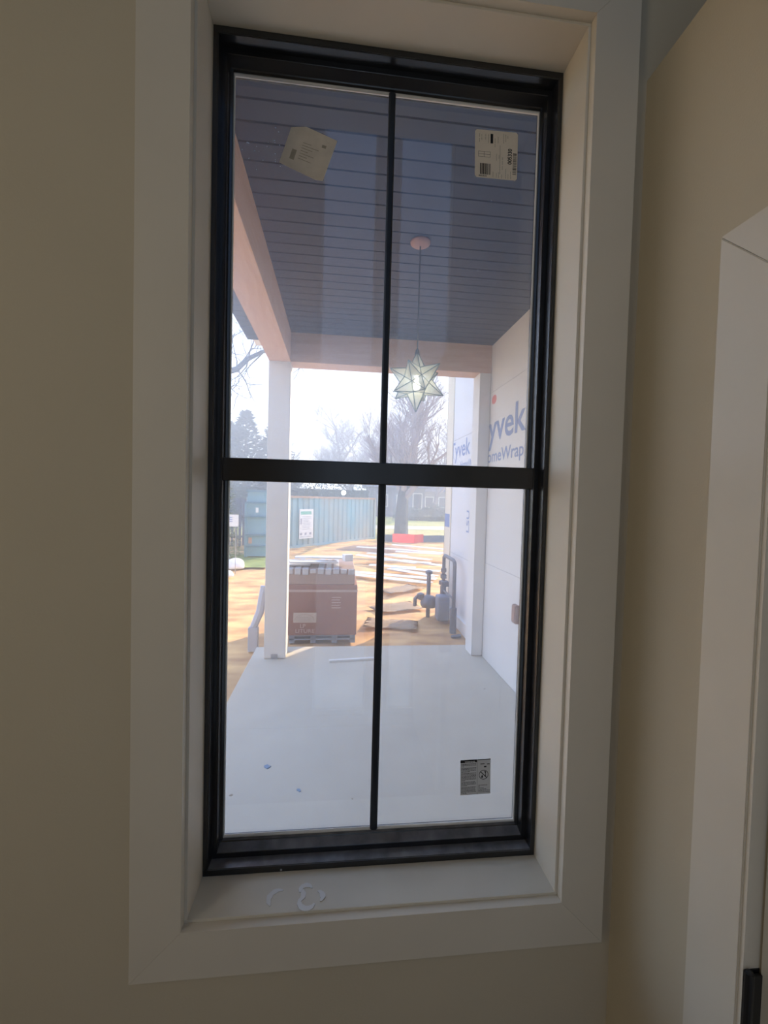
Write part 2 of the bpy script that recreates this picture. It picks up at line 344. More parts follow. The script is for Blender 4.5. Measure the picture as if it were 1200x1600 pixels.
sk = empty('window_sticker', (-.18, YS, 1.532), 'tilted beige label with folded corners on the upper left pane', 'sticker')
P2 = [pn(p) for p in ((-.222, 1.627), (-.121, 1.607), (-.150, 1.519), (-.245, 1.551))]
bm = bmesh.new(); plate(bm, [pn(p) for p in ((-.220, 1.625), (-.205, 1.6275), (-.188, 1.6295), (-.121, 1.607), (-.1505, 1.5185), (-.166, 1.519), (-.2445, 1.548))], YS+.0001, .0003); finish('paper', bm, paper2_m, sk)
bm = bmesh.new()
for q in ((.18, .55, .28, .82), (.74, .20, .83, .27)): bar(bm, *q, P=P2)
for k in range(7): bar(bm, .35, .3+.07*k, .35+random.uniform(.15, .4), .315+.07*k, P=P2)
finish('faint_print', bm, pm('ghost_ink', (.34, .30, .23), .7, .2, noise=.15, scale=60), sk)

wl = empty('warning_sticker', (.244, YS, .113), 'small clear warning label with a no-falling pictogram, low on the right pane', 'sticker')
P3 = [pn(p) for p in ((.2005, .2125), (.2745, .2140), (.2765, .1290), (.2030, .1275))]
bm = bmesh.new(); plate(bm, P3, YS, .0002); finish('label_film', bm, clear_m, wl)
def b3(bm, *q): bar(bm, *q, P=P3, y=YS-.0002)
bm = bmesh.new(); b3(bm, 0, .0, .545, .08); b3(bm, .555, .0, 1, .025); b3(bm, .555, .0, .562, 1)
finish('header_band', bm, ink_m, wl)
text('header_lettering', 'WARNING', .0058, pm('label_white', (.8, .8, .8)), basis((.2180, YS-.00035, .1935), (1, 0, .02), (0, 0, 1)), wl, (.9, .8), ext=.0001, bold=.0001)
bm = bmesh.new(); v = .115
for k in range(24):
    if k in (3, 7, 14, 18): v += .012
    L = .50 if k not in (2, 6, 13, 17, 23) else random.uniform(.12, .3)
    u = .03
    while u < L: w = random.uniform(.02, .07); b3(bm, u, v, min(u+w, .52), v+.014); u += w+.012
    v += .034
for k, L in enumerate((.9, .62, .75, .85, .95, .97)):
    u = .6
    while u < L: w = random.uniform(.03, .07); b3(bm, u, .74+.038*k, min(u+w, .98), .754+.038*k); u += w+.014
finish('fine_print', bm, ink_m, wl)
bm = bmesh.new()
cx, cz = .2659, .1621
for a in range(28):   # prohibition ring
    t0, t1 = 2*math.pi*a/28, 2*math.pi*(a+1)/28
    plate(bm, [(cx+r*math.cos(t), cz+r*math.sin(t)) for r, t in ((.0105, t0), (.0118, t0), (.0118, t1), (.0105, t1))], YS-.0002, .0001)
plate(bm, [(cx-.0085, cz+.0068), (cx-.0070, cz+.0080), (cx+.0085, cz-.0068), (cx+.0070, cz-.0080)], YS-.0002, .0001)
plate(bm, [(cx-.0065, cz-.0072), (cx-.0045, cz-.001), (cx-.0028, cz-.0008), (cx-.001, cz-.0072)], YS-.0002, .0001)
plate(bm, [(cx+.001, cz+.008), (cx+.0055, cz+.0085), (cx+.0058, cz-.004), (cx+.0042, cz-.004), (cx+.004, cz+.004)], YS-.0002, .0001)
b3(bm, .66, .13, .80, .15); b3(bm, .78, .20, .86, .24); b3(bm, .88, .14, .97, .16)
finish('pictogram', bm, ink_m, wl)

# ------------------------------------------------------------------ room door on the partition
CX = .486
trn = n
bm = bmesh.new(); prism(bm, [(-.1955, FLOOR), (-.284, FLOOR), (-.284, DZ-.0004), (-.1955, 1.2505)], 'x', CX, PX0)
bmesh.ops.bevel(bm, geom=bm.edges[:], offset=.0012, segments=2, affect='EDGES')
struct('trim_%d' % trn, bm, trim_m, 'white flat door casing board right of the window corner')
bm = bmesh.new(); prism(bm, [(-.1955, 1.2515), (-.284, DZ+.0004), (DY1, DZ), (DY1-.0885, 1.2515)], 'x', CX, PX0)
bmesh.ops.bevel(bm, geom=bm.edges[:], offset=.0012, segments=2, affect='EDGES')
struct('trim_%d' % (trn+1), bm, trim_m, 'white flat casing board over the door')
bm = bmesh.new(); prism(bm, [(DY1, FLOOR), (DY1-.0885, FLOOR), (DY1-.0885, 1.2505), (DY1, DZ-.0004)], 'x', CX, PX0)
struct('trim_%d' % (trn+2), bm, trim_m, 'white flat door casing board on the latch side')
door = empty('door_1', (.53, -.30, FLOOR), 'white painted room door standing closed in its white casing', kind='structure')
bm = bmesh.new(); box(bm, (.489, -.290, FLOOR), (PX1, DY0+.0, DZ)); box(bm, (.489, DY1-.0, FLOOR), (PX1, DY1+.006, DZ)); box(bm, (.489, DY1+.006, DZ-.006), (PX1, -.290, DZ))
finish('door_jamb', bm, trim_m, door)
bm = bmesh.new(); box(bm, (.513, DY1+.010, FLOOR+.01), (.548, -.2935, DZ-.010), .0015)
finish('door_leaf', bm, pm('door_paint', (.68, .66, .60), .4, .3), door)
bm = bmesh.new(); lathe(bm, (.470, -1.04, .02), [(.001, 0), (.02, .005), (.027, .025), (.02, .045), (.001, .05)]); lathe(bm, (.50, -1.04, .03), [(.012, 0), (.012, .03)], 10)
finish('door_knob', bm, hinge_m, door, smooth=True)
for hz in (.078, .872, -.72):
    bm = bmesh.new(); hh = .090
    box(bm, (.4895, -.2912, hz), (.5145, -.2895, hz+hh), .0006)
    lathe(bm, (.4945, -.2945, hz), [(.001, -.003), (.004, -.001), (.0062, 0), (.0062, hh), (.004, hh+.001), (.001, hh+.004)], 14)
    box(bm, (.496, -.297, hz+.002), (.5135, -.2925, hz+hh-.004), .0008)
    finish('door_hinge', bm, hinge_m, door)

# ------------------------------------------------------------------ porch
PF, PC = -.92, 2.546
bm = bmesh.new(); box(bm, (-.992, .185, PF-.16), (1.56, 4.205, PF), .006)
struct('floor_porch', bm, conc_m, 'pale smooth concrete porch slab outside the window')
bm = bmesh.new(); box(bm, (-1.08, .185, PC+.012), (1.56, 4.35, PC+.25))
struct('roof_porch', bm, white_m, 'porch roof deck above the boarded ceiling')
# boarded ceiling: planks with V gaps every 120 mm
bm = bmesh.new(); y = .20; pitch = .1188
while y < 3.83:
    y1 = min(y+pitch, 3.835)
    prism(bm, [(y+.006, PC), (y1-.006, PC), (y1-.001, PC+.007), (y1-.001, PC+.0125), (y+.001, PC+.0125), (y+.001, PC+.007)], 'x', -.63, 1.56); y += pitch
struct('ceiling_porch', bm, ceil_m, 'dark slate blue boarded porch ceiling')
bm = bmesh.new(); y = .20
box(bm, (-.63, .19, PC+.0115), (1.56, 3.9, PC+.0135)); struct('trim_31', bm, gap_m, 'dark gaps between the porch ceiling boards')
bm = bmesh.new(); y = .20
while y < 3.83:
    y1 = min(y+pitch, 3.90); prism(bm, [(y+.004, 2.46), (y1-.004, 2.46), (y1, 2.466), (y1, 2.50), (y, 2.50), (y, 2.466)], 'x', -1.08, -.851); y += pitch
struct('trim_32', bm, ceil_m, 'slate blue eave soffit outside the left beam')
bm = bmesh.new(); box(bm, (-.850, .185, 2.241), (-.625, 4.058, PC+.06), .004); tag(finish('porch_beam', bm, cedar_m), 'long orange timber beam along the left porch edge', 'beam')
bm = bmesh.new(); box(bm, (-.6245, 3.832, 2.241), (1.56, 4.058, PC+.06), .004); tag(finish('porch_beam', bm, cedarx_m), 'timber cross beam at the far porch end, over the two posts', 'beam')
def post(x0, x1, label):
    e = empty('porch_post', ((x0+x1)/2, 3.945, PF), label, 'post')
    finish('shaft', B((x0, 3.832, PF+.004), (x1, 4.058, 2.241), .004), white_m, e)
    for xx in (x0+.07, x0+.13) if x1 < 0 else (): finish('bracket_screw', B((xx, 3.826, 2.212), (xx+.012, 3.832, 2.224)), conduit_m, e)
    return e
e = post(-.850, -.625, 'square white post at the left corner of the porch')
finish('post_base', B((-.775, 3.822, PF), (-.705, 3.8315, PF+.05), .001), conduit_m, e)
post(1.43, 1.556, 'white half post against the wrapped wall at the right')
# wrapped walls
wr = struct('wall_porch_right', B((1.56, .185, PF-.3), (1.76, 4.20, 3.6)), wrap_m, 'white house wrap wall along the right side of the porch')
bm = bmesh.new(); box(bm, (1.5585, .4, .134), (1.56, 3.83, .138)); box(bm, (1.5585, .4, 2.02), (1.56, 3.83, 2.023)); finish('wrap_seam', bm, seam_m, wr)
def wtext(nm, s, size, x, y, z, mat, par, sxy, bold=0): return text(nm, s, size, mat, basis((x, y, z), (0, -1, 0), (0, 0, 1)), par, sxy, ext=.0006, bold=bold)
wtext('printed_lettering', 'Tyvek', .42, 1.559, 4.15, 1.485, ink_blue, wr, (1.20, 1), .006)
wtext('printed_lettering', 'HomeWrap', .185, 1.559, 4.04, 1.255, ink_blue, wr, (1.24, 1), .002)
wtext('printed_lettering', 'Tyvek', .42, 1.559, 2.35, 1.485, ink_blue, wr, (1.10, 1), .006)
bm = bmesh.new()
for k in range(3):
    a = .5*k; pts = [(3.72+.07*math.cos(t*math.pi/6+a), 1.93+.05*math.sin(t*math.pi/6)) for t in range(12)]
    if k == 0: prism(bm, pts, 'x', 1.5585, 1.56)
tag(finish('printed_emblem', bm, ink_red, wr), 'faded red print')
wf = struct('wall_house_end', B((1.75, 4.20, -1.15), (6.0, 6.40, 5.2)), wrap2_m, 'white house wrap wall beyond the porch, ending at the corner')
bm = bmesh.new(); box(bm, (1.735, 6.04, -1.0), (1.7502, 6.415, 5.2)); box(bm, (1.735, 6.400, -1.0), (1.95, 6.415, 5.2))
tag(finish('corner_board', bm, pm('corner_wrap', (.80, .74, .62), .6, .2, noise=.06, scale=2), wf), 'cream strip at the house corner')
wtext('printed_lettering', 'Tyvek', .36, 1.749, 6.17, 1.50, ink_blue, wf, (1.15, 1), .003)
wtext('printed_lettering', 'HomeWrap', .15, 1.749, 5.62, 1.32, ink_blue, wf, (1.1, 1), .001)
text('printed_lettering', 'LSU', .17, ink_blue, basis((1.749, 5.08, .36), (0, 0, 1), (0, 1, 0)), wf, (1.2, 1), ext=.0006, bold=.002)
bm = bmesh.new(); box(bm, (1.733, 6.09, .38), (1.735, 6.39, .60)); finish('printed_panel', bm, ink_blue, wf)
bm = bmesh.new()
for z in (1.78, -.02): box(bm, (1.748, 4.21, z), (1.7502, 6.2, z+.006))
finish('wrap_seam', bm, seam_m, wf)
bm = bmesh.new(); box(bm, (1.728, 4.21, -1.1), (1.75, 6.2, -.93)); box(bm, (1.715, 4.21, -.93), (1.75, 6.2, -.915)); tag(finish('foundation_strip', bm, white_m, wf), 'white flashing strip along the foundation')
struct('wall_house_front', B((-6, .14, -1.2), (-2.0, .30, 3.6)), wrap_m, 'wrapped house wall left of the porch')
ob = empty('outlet_box', (1.55, 2.96, -.28), 'small brown outlet box on the wrapped wall near the window edge', 'outlet box')
finish('box_body', B((1.525, 2.90, -.285), (1.56, 2.975, -.115), .004), pm('brown_plastic', (.30, .17, .13), .5, .3), ob)
finish('cover', B((1.518, 2.905, -.275), (1.5248, 2.97, -.125), .002), pm('brown_plastic_cover', (.34, .20, .16), .4, .3), ob)

# pendant star lantern
SC = Vector((.409, 2.067, 1.620)); SR = .203
st = empty('star_lantern', (SC.x, SC.y, PC), 'frosted glass star lantern hanging from the porch ceiling', 'lantern')
lead_m = pm('lead_came', (.12, .22, .30), .4, .4, metal=.2)
m = bpy.data.materials.new('frosted_panes'); m.use_nodes = True; t = m.node_tree; t.nodes.clear()
o_ = t.nodes.new('ShaderNodeOutputMaterial'); tr = t.nodes.new('ShaderNodeBsdfTransparent'); tr.inputs[0].default_value = (.90, .94, .92, 1)
df = t.nodes.new('ShaderNodeBsdfTranslucent'); df.inputs[0].default_value = (.96, .97, .90, 1); mx = t.nodes.new('ShaderNodeMixShader'); mx.inputs[0].default_value = .5
t.links.new(tr.outputs[0], mx.inputs[1]); t.links.new(df.outputs[0], mx.inputs[2]); t.links.new(mx.outputs[0], o_.inputs[0]); frost_m = m
ph = (1+5**.5)/2
ico = [Vector(v).normalized() for v in ((0,1,ph),(0,1,-ph),(0,-1,ph),(0,-1,-ph),(1,ph,0),(1,-ph,0),(-1,ph,0),(-1,-ph,0),(ph,0,1),(ph,0,-1),(-ph,0,1),(-ph,0,-1))]
Rq = Vector((0, 1, ph)).normalized().rotation_difference(Vector((0, 0, 1))).to_matrix()
ico = [Rq @ v for v in ico]; t0 = next(v for v in ico if .2 < v.z < .6)
ico = [Matrix.Rotation(math.pi-math.radians(10)-math.atan2(t0.y, t0.x), 3, 'Z') @ v for v in ico]
dod = []
for i in range(12):
    for j in range(i+1, 12):
        for k in range(j+1, 12):
            if all((a-b).length < 1.2 for a, b in ((ico[i], ico[j]), (ico[j], ico[k]), (ico[i], ico[k]))): dod.append((ico[i]+ico[j]+ico[k]).normalized()*.50)
fr = bmesh.new(); done = set()
for tip in ico:
    base = sorted(dod, key=lambda d: (d-tip*.45).length)[:5]
    c = sum(base, Vector())/5; ax = tip.orthogonal().normalized(); ay = tip.cross(ax)
    base.sort(key=lambda d: math.atan2((d-c).dot(ay), (d-c).dot(ax)))
    bm = bmesh.new(); T = bm.verts.new(SC+tip*SR); bs = [bm.verts.new(SC+b*SR) for b in base]
    for k in range(5): bm.faces.new((T, bs[k], bs[(k+1)%5]))
    finish('star_point', bm, frost_m, st)
    for k in range(5):
        tube(fr, [SC+tip*SR, SC+base[k]*SR], .0030, 5)
        key = tuple(sorted((tuple(round(q, 3) for q in base[k]), tuple(round(q, 3) for q in base[(k+1)%5]))))
        if key not in done: done.add(key); tube(fr, [SC+base[k]*SR, SC+base[(k+1)%5]*SR], .0030, 5)
finish('star_frame', fr, lead_m, st)
bm = bmesh.new(); bmesh.ops.create_uvsphere(bm, u_segments=16, v_segments=10, radius=.026, matrix=Matrix.Translation(SC+Vector((0, 0, -.03)))); lathe(bm, SC+Vector((0, 0, -.01)), [(.012, 0), (.012, .05)], 12)
finish('bulb', bm, pm('lit_bulb', (1, .95, .8), .5, emit=(1, .93, .62), estr=16), st, smooth=True)
bm = bmesh.new(); tube(bm, [SC+Vector((0, 0, SR)), (SC.x, SC.y, PC-.02)], .0045, 6); tube(bm, [SC+Vector((0, 0, .03)), SC+Vector((0, 0, SR))], .006, 6); lathe(bm, SC+Vector((0, 0, SR-.02)), [(.018, 0), (.012, .03), (.004, .04)], 10)
finish('cord', bm, pm('dark_cord', (.08, .10, .13), .5), st)
bm = bmesh.new(); lathe(bm, (SC.x, SC.y, PC-.03), [(.001, 0), (.045, .004), (.066, .018), (.068, .032)], 24)
finish('canopy', bm, pm('copper_canopy', (.50, .32, .30), .4, .4), st, smooth=True)

# things on the slab
tag(finish('trim_strip', box(bmesh.new(), (-.215, -.018, 0), (.33, .018, .022), .002, 0, Matrix.Translation((.06, 3.742, PF)) @ Matrix.Rotation(math.radians(7), 4, 'Z')), white_m), 'white offcut of trim lying across the far end of the porch slab', 'offcut')
blue_m = pm('blue_scrap', (.16, .26, .42), .6, .3)
def scrap(x, y, r, label, mat=blue_m, seed=1):
    random.seed(seed); bm = bmesh.new()
    pts = [(x+r*random.uniform(.4, 1.2)*math.cos(a*.7), y+r*random.uniform(.4, 1.2)*math.sin(a*.7)) for a in range(9)]
    prism(bm, pts, 'z', PF, PF+r*.25); return tag(finish('scrap', bm, mat), label, 'scrap')
scrap(-.517, 1.957, .022, 'larger blue scrap on the slab near the left side', seed=2)
scrap(-.293, 1.716, .015, 'smaller blue scrap on the slab near the centre bar', seed=4)
br_m = pm('brown_scrap', (.30, .24, .17), .7)
scrap(-.68, 1.70, .010, 'brown crumb on the slab at the left glass edge', br_m, 5)
scrap(.02, 1.62, .006, 'tiny brown crumb left of the centre bar', br_m, 6)
scrap(1.30, 3.0, .010, 'dark crumb on the slab in front of the wrapped wall', br_m, 8)

# ------------------------------------------------------------------ ground
def heightfield(name, x0, x1, y0, y1, nx, ny, f, mat, label, kind='structure'):
    bm = bmesh.new(); g = [[bm.verts.new((x0+(x1-x0)*i/nx, y0+(y1-y0)*j/ny, f(x0+(x1-x0)*i/nx, y0+(y1-y0)*j/ny))) for i in range(nx+1)] for j in range(ny+1)]
    for j in range(ny):
        for i in range(nx): bm.faces.new((g[j][i], g[j][i+1], g[j+1][i+1], g[j+1][i]))
    o = finish(name, bm, mat, smooth=True); return tag(o, label, kind=kind)
from mathutils import noise as mn
clay_m = pm('clay_ground', (.82, .53, .25), .95, .1, col2=(.46, .27, .15), scale=1.6, stretch=(1, 2.2, 1), bump=.7, bscale=6)
heightfield('ground_clay', -14, 14, .3, 19.5, 110, 96, lambda x, y: -1.12+.05*mn.noise(Vector((x*.9, y*.9, 0)))+.03*mn.noise(Vector((x*3, y*3, 4)))*min(1, max(0, (y-4.4)*2)), clay_m, 'orange bare clay of the building site')
lawn_m = pm('lawn', (.30, .36, .10), .95, .1, col2=(.52, .46, .26), scale=.35, stretch=(.35, 1.2, 1))
heightfield('ground_lawn', -90, 90, 19.2, 150, 20, 20, lambda x, y: -1.16, lawn_m, 'winter lawn beyond the building site')
heightfield('ground_left', -90, -14, 0, 19.3, 4, 4, lambda x, y: -1.16, lawn_m, 'grass left of the site')
struct('ground_drive', B((-30, 27, -1.17), (40, 30.5, -1.15)), pm('pale_road', (.60, .55, .48), .9, .1), 'pale road crossing the lawn')
heightfield('ground_verge', -9.5, -1.9, 10.6, 13.2, 12, 6, lambda x, y: -1.06+.05*mn.noise(Vector((x*2, y*2, 1))), pm('verge_grass', (.34, .42, .14), .95, .1, noise=.4, scale=3), 'patch of green grass before the left container')

# ------------------------------------------------------------------ carton pallet
cb = empty('carton_stack', (-.25, 5.35, -1.1), 'tall brown cartoned pallet load standing beyond the porch edge', 'pallet')
card_m = pm('brown_carton', (.29, .155, .135), .75, .15, noise=.12, scale=2)
bm = bmesh.new(); box(bm, (-.74, 4.86, -1.0), (.185, 5.75, -.33), .01); finish('carton', bm, card_m, cb)
bm = bmesh.new(); box(bm, (-.735, 4.875, -.33), (.15, 5.74, -.12), .012); finish('carton_top', bm, pm('greyed_carton', (.36, .27, .25), .7, .2, noise=.1, scale=3), cb)
wrapf = pm('stretch_film', (.50, .52, .58), .35, .4, noise=.2, scale=6, bump=.6, bscale=9)
bm = bmesh.new(); random.seed(9)
for k in range(9): box(bm, (-.74+.1*k, 4.850, -.19+random.uniform(-.012, .012)), (-.66+.1*k, 5.74, -.115+random.uniform(-.01, .01)), .012)
finish('film_flap', bm, wrapf, cb)
bm = bmesh.new(); box(bm, (-.745, 4.853, -.425), (.188, 5.755, -.395)); finish('strap_band', bm, pm('pale_strap', (.45, .36, .34), .6), cb)
bm = bmesh.new(); box(bm, (-.70, 4.88, -1.07), (.17, 5.73, -1.05)); box(bm, (-.70, 4.88, -1.02), (.17, 5.73, -1.0))
for x in (-.70, -.42, -.14, .10): box(bm, (x, 4.88, -1.11), (x+.07, 5.73, -1.02))
finish('pallet_base', bm, pm('blue_grey_pallet', (.25, .30, .40), .8), cb)
box_l = finish('carton_label', B((-.645, 4.855, -.83), (-.345, 4.86, -.70)), pm('pale_carton_print', (.56, .50, .46), .7, .2, noise=.06, scale=8), cb)
bm = bmesh.new(); 
for k in range(16):
    a0, a1 = math.pi*k/16, math.pi*(k+1)/16
    prism(bm, [(-.50+r*1.15*math.cos(a), -.80+r*.75*math.sin(a)) for r, a in ((.105, a0), (.112, a0), (.112, a1), (.105, a1))], 'y', 4.852, 4.855)
for k in range(5): box(bm, (-.60, 4.852, -.815+.014*k), (-.42, 4.855, -.811+.014*k))
finish('label_drawing', bm, pm('grey_print', (.38, .34, .33), .7), box_l)
pr_m = pm('white_carton_print', (.55, .47, .46), .7)
text('printed_lettering', 'LP', .075, pr_m, basis((-.56, 4.858, -.90), (1, 0, 0), (0, 0, 1)), cb)
text('printed_lettering', 'LITURE', .07, pr_m, basis((-.62, 4.858, -.965), (1, 0, 0), (0, 0, 1)), cb, (1.15, 1))
bm = bmesh.new()
for k in range(5): box(bm, (-.15, 4.858, -.50-.035*k), (-.15+.12-.012*(k % 2), 4.86, -.492-.035*k))
finish('printed_lines', bm, pr_m, cb)
# siding lengths heaped on the cartons
sid_m = pm('white_siding', (.78, .79, .82), .4, .4, noise=.05, scale=5)
spots = [(-.62, 5.10, .34, 4), (-.48, 5.25, .40, -3), (-.30, 5.05, .42, 6), (-.22, 5.35, .46, 2), (-.02, 5.15, .30, -5)]
for k, (x, y, w, a) in enumerate(spots):
    bm = bmesh.new(); z0 = -.105+.022*k
    Rm = Matrix.Translation((x, y, z0)) @ Matrix.Rotation(math.radians(a), 4, 'Z')
    box(bm, (-w, -.10, 0), (w*.5, .10, .014), .002, 0, Rm); box(bm, (-w, -.10, .0), (w*.5, -.09, .022), 0, 0, Rm)
    tag(finish('vinyl_siding', bm, sid_m), ['lowest white siding length lying flat on the left of the carton stack', 'second white siding length lying on the carton stack', 'middle white siding length in the heap on the carton stack', 'fourth white siding length up in the heap on the cartons', 'topmost short white siding length on the cartons'][k], 'siding', 'white siding lengths heaped on the carton stack')
bm = bmesh.new(); box(bm, (-.06, -.05, 0), (.06, .05, .09), .008, 0, Matrix.Translation((.05, 5.0, -.03)) @ Matrix.Rotation(.4, 4, 'Z')); tag(finish('small_box', bm, sid_m), 'little white box at the right end of the carton stack top', 'box')

# leaning downspout and marker stake left of the post
bm = bmesh.new(); tube(bm, [(-.98, 4.62, -.30), (-1.03, 4.60, -.62), (-1.10, 4.58, -.80)], [.05, .05, .045], 8); box(bm, (-1.16, 4.54, -1.1), (-1.04, 4.62, -.80), .008)
tag(finish('downspout', bm, pm('bluish_vinyl', (.45, .50, .60), .5)), 'short bluish vinyl spout standing just left of the corner post', 'spout')
tag(finish('marker_stake', box(bmesh.new(), (-1.165, 4.59, -1.12), (-1.135, 4.605, -.93), .002), white_m), 'small white stake in the clay left of the corner post', 'stake')

# loose metal sheets and paper on the clay
def sheet(cx, cy, w, l, a, tilt, label, mat, grp, th=.012, name='siding_sheet', z=-1.06):
    bm = bmesh.new(); Rm = Matrix.Translation((cx, cy, z)) @ Matrix.Rotation(math.radians(a), 4, 'Z') @ Matrix.Rotation(math.radians(tilt), 4, 'X')
    k = 3
    for i in range(k): box(bm, (-l/2, -w/2+i*w/k, (i % 2)*.012), (l/2, -w/2+(i+1)*w/k-.006, th+(i % 2)*.012), .001, 0, Rm)
    return tag(finish(name, bm, mat), label, 'siding', grp)
bright_m = pm('bright_siding', (.80, .83, .88), .35, .5, noise=.08, scale=3)
random.seed(21); G = 'pale siding lengths scattered on the clay beyond the cartons'
for k in range(14):
    t = k/13
    sheet(.9+1.7*random.random()+.3*t, 9.2+4.2*t, .24, random.uniform(1.2, 2.4), random.uniform(-48, -20), random.uniform(-1, 1),
          '%s pale siding length in the scatter on the clay, counted from the near end' % ['nearest', 'second', 'third', 'fourth', 'fifth', 'sixth', 'seventh', 'eighth', 'ninth', 'tenth', 'eleventh', 'twelfth', 'thirteenth', 'farthest'][k], bright_m, G, z=-1.06+.021*k)
paper = pm('beige_paper', (.62, .50, .38), .9, .1, noise=.1, scale=3)
for k, (x, y, w, l, a) in enumerate(((.95, 6.6, .55, .9, 20), (.75, 5.6, .5, .8, -12), (1.25, 8.1, .5, 1.0, 35))):
    bm = bmesh.new(); n_ = 10
    g = [[bm.verts.new((x+(i/n_-.5)*l*math.cos(math.radians(a))-(j/n_-.5)*w*math.sin(math.radians(a)), y+(i/n_-.5)*l*math.sin(math.radians(a))+(j/n_-.5)*w*math.cos(math.radians(a)), -1.065+.03*mn.noise(Vector((i*.35+k*9, j*.35, 3))))) for i in range(n_+1)] for j in range(n_+1)]
    for j in range(n_):
        for i in range(n_): bm.faces.new((g[j][i], g[j][i+1], g[j+1][i+1], g[j+1][i]))
    bmesh.ops.solidify(bm, geom=bm.faces[:], thickness=.004)
    tag(finish('cardboard_sheet', bm, paper, smooth=True), ['flattened cardboard sheet on the clay behind the gas meter', 'flattened cardboard sheet on the clay closest to the slab', 'flattened cardboard sheet next to the scattered siding'][k], 'cardboard')
bagm = pm('white_bag', (.85, .86, .92), .5, .3)
def blob(x, y, z, rx, ry, rz_, seed):
    bm = bmesh.new(); bmesh.ops.create_icosphere(bm, subdivisions=3, radius=1)
    for v in bm.verts:
        v.co *= 1+.25*mn.noise(v.co*1.6+Vector((seed, 0, 0))); v.co = Vector((x+v.co.x*rx, y+v.co.y*ry, z+max(v.co.z, -.6)*rz_))
    return bm
tag(finish('sack', blob(-2.75, 10.6, -.98, .30, .22, .16, 3), bagm, smooth=True), 'bright white sack on the clay at the left glass edge, the far one', 'sack')
tag(finish('sack', blob(-2.66, 9.4, -1.02, .20, .16, .10, 7), bagm, smooth=True), 'flat white sack on the clay at the left glass edge, the near one', 'sack')

# gas meter and service pipes at the house wall
gm = empty('gas_meter', (1.55, 5.5, -1.12), 'grey gas meter with pipes standing against the wrapped house wall', 'gas meter')
bm = bmesh.new()
tube(bm, [(1.62, 5.28, -1.15), (1.62, 5.28, -.13), (1.62, 5.30, -.08), (1.62, 5.36, -.06), (1.62, 5.86, -.055), (1.62, 5.92, -.08), (1.62, 5.92, -.60)], .028, 8)
tube(bm, [(1.62, 5.28, -1.15), (1.62, 5.28, -.75)], .05, 8); tube(bm, [(1.62, 5.28, -.62), (1.62, 5.92, -.62)], .016, 6)
tube(bm, [(1.55, 5.10, -1.12), (1.68, 5.06, -1.09)], .03, 6)
finish('riser_pipe', bm, pipe_m, gm)
bm = bmesh.new()
for z, r in ((-.30, .045), (-.40, .05), (-.50, .075)): lathe(bm, (1.62, 5.92, z), [(.028, -.035), (r, -.03), (r, .03), (.028, .035)], 10)
tube(bm, [(1.62, 5.92, -.55), (1.62, 5.92, -1.15)], .05, 8); box(bm, (1.55, 5.72, -.53), (1.66, 5.80, -.45), .01); 
finish('regulator', bm, pipe_m, gm)
bm = blob(1.40, 5.95, -.83, .13, .13, .13, 2); finish('meter_dome', bm, pipe_m, gm, smooth=True)
bm = bmesh.new(); box(bm, (1.47, 5.62, -1.05), (1.66, 5.84, -.66), .03); box(bm, (1.49, 5.60, -.90), (1.64, 5.62, -.74), .005); finish('meter_body', bm, pm('meter_grey', (.22, .27, .36), .5, .4), gm)
bm = bmesh.new(); tube(bm, [(1.30, 6.0, -.74), (1.22, 6.0, -.74), (1.18, 6.0, -.78), (1.18, 6.0, -.90)], .03, 8); lathe(bm, (1.27, 6.0, -.80), [(.02, 0), (.06, .02), (.06, .10), (.02, .12)], 10); tube(bm, [(1.42, 6.1, -1.15), (1.42, 6.1, -.35)], .035, 8); lathe(bm, (1.42, 6.1, -.40), [(.03, 0), (.06, .01), (.06, .05), (.02, .07)], 10)
finish('supply_pipe', bm, pipe_m, gm)

# ------------------------------------------------------------------ containers
def corrugated(name, ax, ay, bx, by, z0, z1, depth, nrib, mat, frame_m, label, ribmat=None):
    """container whose visible long side runs from A to B; returns empty"""
    A = Vector((ax, ay, 0)); Bv = Vector((bx, by, 0)); L = (Bv-A).length; d = (Bv-A)/L; nn = Vector((-d.y, d.x, 0))
    if nn.y < 0: nn = -nn
    e = empty(name, ((ax+bx)/2, (ay+by)/2, z0), label, 'container')
    def Wp(s, q, z): p = A+d*s+nn*q; return (p.x, p.y, z)
    bm = bmesh.new(); pts = []
    pitch = L/nrib
    for k in range(nrib):
        for f, q in ((0, 0), (.40, 0), (.52, .05), (.88, .05)): pts.append(((k+f)*pitch, q))
    pts.append((L, 0))
    lo = [bm.verts.new(Wp(s, q, z0+.1)) for s, q in pts]; hi = [bm.verts.new(Wp(s, q, z1-.06)) for s, q in pts]
    for i in range(len(pts)-1): bm.faces.new((lo[i], lo[i+1], hi[i+1], hi[i]))
    finish('ribbed_side', bm, mat, e)
    bm = bmesh.new(); vs = []
    def wb(s0, s1, q0, q1, a, b):
        v = [bm.verts.new(Wp(*p)) for p in ((s0,q0,a),(s1,q0,a),(s1,q1,a),(s0,q1,a),(s0,q0,b),(s1,q0,b),(s1,q1,b),(s0,q1,b))]
        for f in ((0,3,2,1),(4,5,6,7),(0,1,5,4),(1,2,6,5),(2,3,7,6),(3,0,4,7)): bm.faces.new([v[i] for i in f])
    wb(0, L, .06, depth, z0+.05, z1-.08); finish('body', bm, mat, e)
    bm = bmesh.new(); wb(-.03, L+.03, -.03, .07, z1-.08, z1); finish('top_rail', bm, frame_m, e)
    bm = bmesh.new(); wb(-.03, L+.03, -.02, .07, z0, z0+.1); wb(-.05, .07, -.03, .09, z0, z1); wb(L-.07, L+.05, -.03, .09, z0, z1); finish('corner_posts', bm, mat, e)
    return e, A, d, nn, Wp
